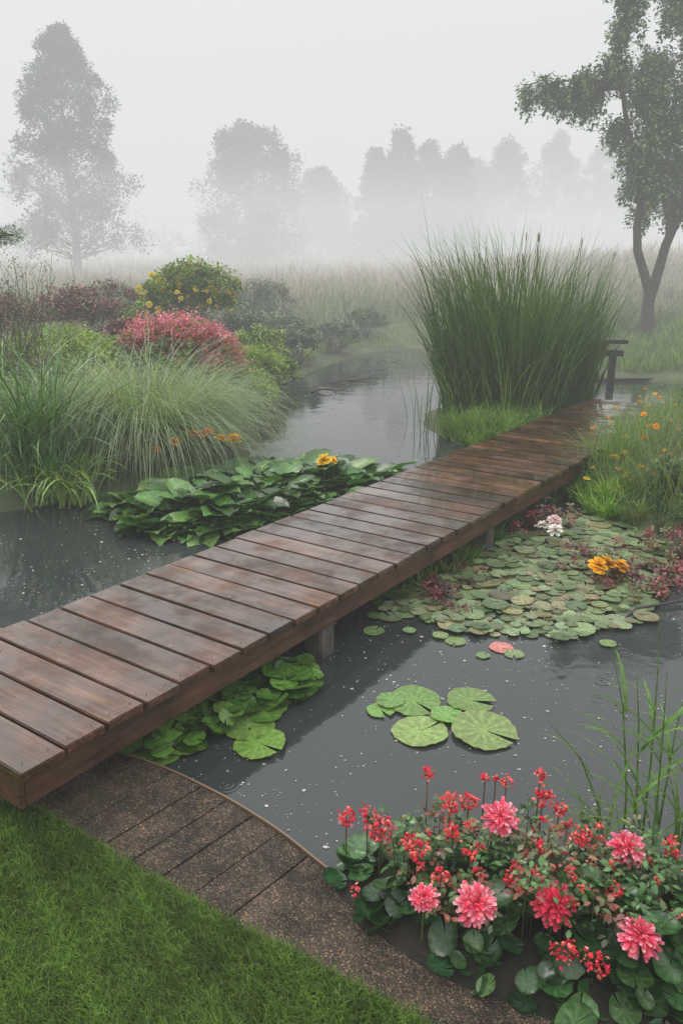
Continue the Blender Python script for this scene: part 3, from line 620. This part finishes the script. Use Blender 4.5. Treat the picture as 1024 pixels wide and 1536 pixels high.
cen=BED.mean(0);az=np.arctan2(q[:,1]-cen[1]+.15,q[:,0]-cen[0])-np.pi/2+RS.normal(0,.6,n)
tl=RS.uniform(-.95,.5,n)*(1.25-np.minimum(d,.3)*1.9)
inst(a,RL,np.c_[q,z],rotm(az,tl,RS.normal(0,.6,n)),RS.uniform(.036,.082,n),vary([(.028,.08,.024),(.045,.115,.035),(.02,.055,.02),(.07,.15,.05)],n,.4))
for k in range(n): tube(a,[(q[k,0]*.9+cen[0]*.1,q[k,1]*.9+cen[1]*.1,.05),(q[k,0],q[k,1],z[k])],.003,3,(.07,.12,.04))
inner=np.array([(.15,2.75),(.4,2.45),(.9,2.35),(1.3,2.2),(1.7,2.3),(1.3,2.75),(.85,2.9),(.3,2.93)]);s=sample(inner,240);s3=np.c_[s,RS.uniform(.2,.42,len(s))]
for k in range(len(s)): tube(a,[(s[k,0],s[k,1],.05),s3[k]],.0025,3,(.1,.12,.04))
leaves(a,s3,15,.055,.034,[(.055,.14,.035),(.08,.17,.05),(.045,.10,.03),(.13,.16,.07),(.24,.09,.06)],FO)
bed=a.build('red_flower_plant',M_wet,True)
a=Acc();PK=[(.88,.10,.2),(.9,.2,.28),(.85,.07,.14)];RD=[(.62,.02,.05),(.75,.05,.08),(.8,.22,.18)]
for x,y,zz,r,c in [(.64,2.71,.46,.083,PK),(1.11,2.57,.43,.08,PK),(.50,2.39,.33,.09,PK),(.79,2.39,.33,.088,[(.8,.04,.1),(.7,.03,.07)]),(1.05,2.24,.33,.09,PK),(.31,2.42,.33,.062,PK),(1.45,2.3,.36,.09,PK)]:
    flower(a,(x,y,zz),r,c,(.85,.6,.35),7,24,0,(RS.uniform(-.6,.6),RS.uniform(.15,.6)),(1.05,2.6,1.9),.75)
    tube(a,[(x,y+.03,.1),(x,y+.01,zz-.03),(x,y,zz)],.004,5,(.14,.17,.05),1)
for x,y,zz,r,n in [(.16,2.75,.38,.06,60),(.02,2.84,.36,.04,24),(.11,2.85,.37,.04,20),(.36,2.85,.57,.03,14),(.45,2.8,.46,.05,30),(.53,2.82,.46,.04,20),(.6,2.85,.55,.018,8),(.69,2.85,.53,.03,12),(.64,2.83,.56,.013,5),(.83,2.85,.56,.03,14),(.84,2.82,.48,.045,26),(.3,2.6,.4,.05,26),(.27,2.66,.38,.04,18),(.45,2.68,.42,.04,22),(.5,2.55,.42,.03,12),(.8,2.26,.24,.05,26),(.9,2.22,.24,.05,24),(.95,2.65,.42,.045,22),(.9,2.78,.45,.03,14),(.65,2.5,.36,.04,16),(.78,2.6,.4,.03,12),(.05,2.6,.2,.02,6),(.38,2.5,.36,.035,14),(1.0,2.42,.36,.03,12),(1.3,2.6,.4,.04,20)]:
    budcluster(a,(x,y,zz),r,n,RD);tube(a,[(x,y+.02,.1),(x,y,zz)],.003,4,(.2,.14,.07),1)
for k in range(60):
    x,y=inner[RS.randint(len(inner))]*.5+s[RS.randint(len(s))]*.5;budcluster(a,(x,y,RS.uniform(.3,.46)),.018,5,RD+[(.5,.2,.12)])
a.build('red_flower_heads',[M_pet,M_leaf],False,bed)
# tall grass stems at right
a=Acc()
base=np.array([(1.25,2.92),(1.3,2.96),(1.36,2.9),(1.42,3.0),(1.2,3.0),(1.5,2.95),(1.38,3.05),(1.33,2.88),(1.6,3.0)])
for k,(x,y) in enumerate(base):
    h=[1.1,.95,1.0,.9,.7,.85,1.2,.6,.9][k];dx=[-.12,-.05,-.02,.05,-.25,.1,-.03,-.15,.1][k]
    pts=[(x,y,.0),(x+dx*.2,y,h*.4),(x+dx*.6,y+.02,h*.75),(x+dx*1.2,y+.03,h)]
    tube(a,pts,[.006,.005,.0035,.0015],5,(.15,.25,.06))
    for j in range(6):
        t=RS.uniform(.15,.85);p=np.array([x+dx*t*t,y,h*t])
        blades(a,[p],RS.uniform(.22,.42),.019,RS.choice([0.2,3.0,2.7,3.4,5.9,1.5]),RS.uniform(.4,.7),RS.uniform(.5,1.3),vary([(.15,.28,.06),(.11,.22,.05)],1),7,.3)
for k in range(26):
    x=RS.uniform(1.1,1.7);y=RS.uniform(2.8,3.1);blades(a,[(x,y,0)],RS.uniform(.4,1.0),.015,RS.uniform(2.2,3.9) if k%2 else RS.uniform(0,6.3),RS.uniform(.05,.35),RS.uniform(.3,1.6),vary([(.13,.24,.055),(.17,.27,.08)],1),9,.3,power=2)
a.build('tall_reed_grass',M_leaf,False)
# floating specks on water
a=Acc();n=40000;x=RS.uniform(-7,6,n);y=2.1+19*RS.uniform(0,1,n)**1.6
cl=np.sin(x*1.7+.6)*np.sin(y*1.3+1)+.6*np.sin(x*4.1)*np.sin(y*3.3)+RS.normal(0,.8,n);k=cl>-.1;x,y=x[k],y[k]
k=(sdist(x,y,POND)<-.02)&(sdist(x,y,BED)>0);x,y=x[k],y[k];n=len(x)
g=np.linspace(0,2*np.pi,6,endpoint=False);pv=np.c_[np.cos(g),np.sin(g)*.8,np.zeros(6)]
inst(a,(pv,np.array([[0,1,2,3,4,5]]),np.ones((6,3))),np.c_[x,y,np.full(n,.004)],rotm(RS.uniform(0,6.3,n),np.zeros(n),np.zeros(n)),(RS.gamma(1.3,.0016,n)+.0011)*(1+y/14),vary([(.6,.62,.58),(.35,.37,.28),(.75,.75,.72)],n))
a.build('floating_petals',M_pet,False)
a=Acc();n=34;s_=RS.uniform(.3,9,n);t_=RS.uniform(.1,1.3,n)
P=np.c_[s_,t_,np.full(n,.4562)]
inst(a,DI,P,rotm(RS.uniform(0,6.3,n),RS.normal(0,.05,n),np.zeros(n)),RS.uniform(.012,.035,n),vary([(.35,.2,.12),(.5,.3,.2),(.15,.18,.05),(.6,.35,.3)],n))
a.build('fallen_leaves',M_pet,False,deck)
a=Acc()
for x,y in [(.1,18.2),(.5,18.5),(1.3,22.2),(-.3,16.8)]:
    limb(a,(x-.35,y,.01),(x+RS.uniform(.2,.5),y+.15,.06),.022,.008,.1,5,5,(.06,.045,.035))
    leaves(a,np.array([[x,y,.02],[x+.2,y+.1,.02]]),16,.14,.05,[(.07,.05,.04),(.12,.08,.07)])
a.build('floating_driftwood',M_bark,False)
# ------------------------------------------------------------------ trees
BK=(.065,.055,.045)
a=Acc();T=lambda *p:np.array(p,float)
tube(a,[T(8.85,23.5,.4),T(8.8,23.5,.9),T(8.75,23.5,1.5),T(8.78,23.5,1.95)],[.26,.2,.17,.18],10,BK,1)
tube(a,[T(8.74,23.5,1.85),T(8.5,23.45,2.4),T(8.25,23.4,2.95),T(8.17,23.4,3.6),T(8.2,23.4,4.15),T(8.0,23.4,5.0),T(7.74,23.4,5.7),T(7.5,23.4,6.6),T(7.3,23.4,7.6),T(7.25,23.4,8.6)],[.14,.125,.115,.11,.1,.085,.075,.06,.045,.02],8,BK,1)
tube(a,[T(8.83,23.5,1.85),T(8.95,23.5,2.5),T(9.1,23.6,3.1),T(9.33,23.6,3.8),T(9.5,23.6,4.7),T(9.55,23.5,5.6),T(9.5,23.5,6.7),T(9.7,23.5,8.2)],[.15,.14,.125,.12,.1,.085,.06,.03],8,BK,1)
tube(a,[T(8.95,23.5,2.5),T(9.0,23.3,3.4),T(8.85,23.2,4.4),T(8.7,23.2,5.4),T(8.7,23.2,7.)],[.07,.06,.055,.045,.02],7,BK,1)
CLM=[(5.0,6.9,.33),(5.4,7.0,.36),(5.8,6.8,.45),(6.2,7.05,.42),(6.5,6.8,.5),(6.8,7.2,.5),(7.1,7.5,.5),(7.25,8.27,.5),(7.35,8.9,.45),(7.2,9.6,.5),(7.5,6.1,.5),(7.96,6.75,.65),(7.93,5.4,.55),(7.96,4.75,.45),(8.4,4.5,.45),(8.64,7.6,.95),(8.64,6.0,.85),(8.8,8.9,.8),(9.4,6.8,.95),(9.8,8.5,1.0),(9.8,5.0,.8),(10.5,7,.9),(8.3,5.0,.55),(9.2,5.2,.7),(8.2,7.4,.6),(9.0,9.9,.8),(8.6,4.0,.35),(10.6,5.6,.7),(10.4,9.3,.9),(9.3,4.3,.5),(9.7,4.0,.4)]
strand=[]
hubs=[T(7.74,23.4,5.7),T(7.4,23.4,7.0),T(8.2,23.4,4.6),T(9.5,23.6,4.7),T(9.5,23.5,6.4),T(8.7,23.2,6.2),T(7.3,23.4,8.2),T(9.6,23.5,7.8)]
for x,z,r in CLM:
    y=23.4+RS.normal(0,.35);c=T(x,y,z);h=min(hubs,key=lambda q:np.linalg.norm(q-c)+(2 if q[2]>z+.6 else 0))
    limb(a,h,c,.045,.012,.12,6,5,BK,mi=1,sag=.08)
    ns=int(32*(r/.5)**2)
    p=ellip(ns,c+T(0,0,.15),(r,r*1.1,r*.7),.6)
    for q in p:
        Ls=RS.uniform(.15,.75)
        for t in np.arange(0,Ls,.08): strand.append(q+T(RS.normal(0,.04),RS.normal(0,.04),-t))
leaves(a,np.array(strand),7,.1,.12,[(.17,.24,.10),(.21,.28,.12),(.11,.17,.07)],DI,hang=.5,jc=.4)
a.build('deciduous_tree',[M_far,M_bark],False)
def bigtree(name,x,y,h,wid,zc,ncl,per,size,cols,shape,rcl=(.5,1.),trunk=.28,lob=1.):
    a=Acc();zg=float(hz(x,y))
    tube(a,[(x,y,zg-.2),(x+.05,y,zg+h*.2),(x-.1,y,zg+h*.5),(x+.05,y,zg+h*.95)],[trunk,trunk*.75,trunk*.45,.03],8,BK,1)
    z=zc+(h-zc)*RS.uniform(0,1,ncl)**.95;f=(z-zc)/(h-zc);rm=wid*shape(f)
    az=RS.uniform(0,6.3,ncl);rm=rm*(1+lob*(.22*np.sin(az*3+f*9)+.1*np.sin(az*7-f*23)));r=rm*RS.uniform(.1,1,ncl)**.5
    c=np.c_[x+r*np.cos(az),y+r*np.sin(az),zg+z]
    for k in range(0,ncl,2): limb(a,(x,y,max(zg+z[k]-.45*r[k]-.3,zg+zc*.7)),c[k],.05*trunk/.28*(1.2-f[k]),.012,.08,5,4,BK,mi=1)
    leaves(a,c,per,RS.uniform(*rcl,ncl)*(1-.3*f),size,cols,jc=.25)
    return a.build(name,[M_far,M_bark],False)
DT=[(.08,.11,.06),(.10,.13,.07),(.065,.09,.05)]
bigtree('deciduous_tree',-17.4,55,14.4,5.3,1.7,380,105,.24,DT,lambda f:np.clip((1-f)**.5*(.85+.15*np.sin(f*19+1)),.12,1)*(.75+.25*np.minimum(f*5,1)),(.45,.95),.32,.7)
bigtree('deciduous_tree',-8,75,11.4,4.8,.3,250,120,.34,DT,lambda f:np.clip(np.sqrt(1-f**2.6),.2,1),(.8,1.5),.3)
bigtree('deciduous_tree',-2.2,88,8.8,4.4,.3,180,110,.38,DT,lambda f:np.clip((1-f)**.5,.12,1),(.8,1.4),.3)
for x,y,h,w,pp in [(3.4,84,10.4,3.0,.75),(5.7,83,11.8,3.7,.8),(8.7,85,11.0,3.9,.6),(11.4,85,10.6,3.4,.6),(18.6,97,12.6,4.6,.55),(15.4,99,10.6,3.6,.55),(27,108,14.5,4.8,.5),(34,110,13.4,5.4,.4),(41,108,14.5,5.5,.5)]:
    bigtree('conifer_tree',x,y,h,w,.2,int(36*w+20),110,.38,DT,lambda f,p=pp:np.clip((1-f)**p,.05,1),(.7,1.3),.3)
a=Acc()
for x in np.arange(-60,-10,2.6):
    y=88+RS.uniform(-4,4);zg=float(hz(x,y));c=ellip(16,(x,y,zg+1.6),(2.,1.5,RS.uniform(1.2,2.3)),.4);leaves(a,c,45,.7,.3,DT)
for x in np.arange(-60,75,3.4):
    y=125+RS.uniform(-6,6);zg=float(hz(x,y));c=ellip(16,(x,y,zg+3),(2.6,1.5,RS.uniform(2.5,5)),.4);leaves(a,c,40,1.,.5,DT)
a.build('distant_treeline',M_far,False)
# ------------------------------------------------------------------ fog volumes
FOGC=(.785,.80,.79)
def fog(name,lo,hi,k,col=FOGC):
    m=bpy.data.materials.new(name);m.use_nodes=True;nt=m.node_tree;nt.nodes.clear()
    o=nt.nodes.new('ShaderNodeOutputMaterial');ab=nt.nodes.new('ShaderNodeVolumeAbsorption');em=nt.nodes.new('ShaderNodeEmission');ad=nt.nodes.new('ShaderNodeAddShader')
    ab.inputs['Color'].default_value=(0,0,0,1);ab.inputs['Density'].default_value=k
    em.inputs['Color'].default_value=(*col,1);em.inputs['Strength'].default_value=k  # mist glows by itself: emission stands in for skylight scattered in the fog
    nt.links.new(ab.outputs[0],ad.inputs[0]);nt.links.new(em.outputs[0],ad.inputs[1]);nt.links.new(ad.outputs[0],o.inputs['Volume'])
    x0,y0,z0=lo;x1,y1,z1=hi
    V=[(x0,y0,z0),(x1,y0,z0),(x1,y1,z0),(x0,y1,z0),(x0,y0,z1),(x1,y0,z1),(x1,y1,z1),(x0,y1,z1)]
    F=[(0,3,2,1),(4,5,6,7),(0,1,5,4),(1,2,6,5),(2,3,7,6),(3,0,4,7)]
    me=bpy.data.meshes.new(name);me.from_pydata(V,[],F);me.materials.append(m);o=bpy.data.objects.new(name,me);coll(o);return o
fog('mist',(-380,-50,-3),(380,500,40),.0045)
fog('mist_bank',(-370,17,-3),(370,490,22),.0115)
fog('mist_bank',(-360,42,-3),(360,480,8),.018)
# ------------------------------------------------------------------ world & sun
w=bpy.data.worlds.new('World');scene.world=w;w.use_nodes=True;nt=w.node_tree
bg=nt.nodes['Background'];sky=nt.nodes.new('ShaderNodeTexSky');sky.sky_type='NISHITA';sky.sun_disc=False
sky.sun_elevation=math.radians(50);sky.sun_rotation=math.radians(-40);sky.dust_density=6
vs=nt.nodes.new('ShaderNodeVectorMath');vs.operation='SCALE';vs.inputs['Scale'].default_value=.1;nt.links.new(sky.outputs[0],vs.inputs[0])
mx=nt.nodes.new('ShaderNodeMixRGB');mx.inputs[0].default_value=.9;mx.inputs[2].default_value=(.93,.94,.945,1)
nt.links.new(vs.outputs[0],mx.inputs[1])
tc=nt.nodes.new('ShaderNodeTexCoord');sx=nt.nodes.new('ShaderNodeSeparateXYZ');nt.links.new(tc.outputs['Generated'],sx.inputs[0])
mr=nt.nodes.new('ShaderNodeMapRange');mr.inputs[1].default_value=.25;mr.inputs[2].default_value=.95;mr.inputs[3].default_value=1.;mr.inputs[4].default_value=2.6;nt.links.new(sx.outputs[2],mr.inputs[0])
v2=nt.nodes.new('ShaderNodeVectorMath');v2.operation='SCALE';nt.links.new(mx.outputs[0],v2.inputs[0]);nt.links.new(mr.outputs[0],v2.inputs['Scale'])
nt.links.new(v2.outputs[0],bg.inputs[0]);bg.inputs[1].default_value=1.0
sl=bpy.data.lights.new('sun','SUN');sl.energy=1.3;sl.angle=math.radians(25);sl.color=(1,.97,.92)
so=bpy.data.objects.new('sun',sl);coll(so)
d=Vector((math.sin(math.radians(-40))*math.cos(math.radians(50)),math.cos(math.radians(-40))*math.cos(math.radians(50)),math.sin(math.radians(50))))
so.rotation_euler=d.to_track_quat('Z','Y').to_euler()
# ------------------------------------------------------------------ camera
cam=bpy.data.cameras.new('camera');co=bpy.data.objects.new('camera',cam);coll(co)
cam.sensor_fit='VERTICAL';cam.sensor_height=36;cam.lens=28;cam.clip_end=1500;cam.clip_start=.05
co.location=(0,0,2.6);co.rotation_euler=(math.radians(90-17.3),0,0)
scene.camera=co
scene.view_settings.view_transform='Standard';scene.view_settings.look='None';scene.view_settings.exposure=0
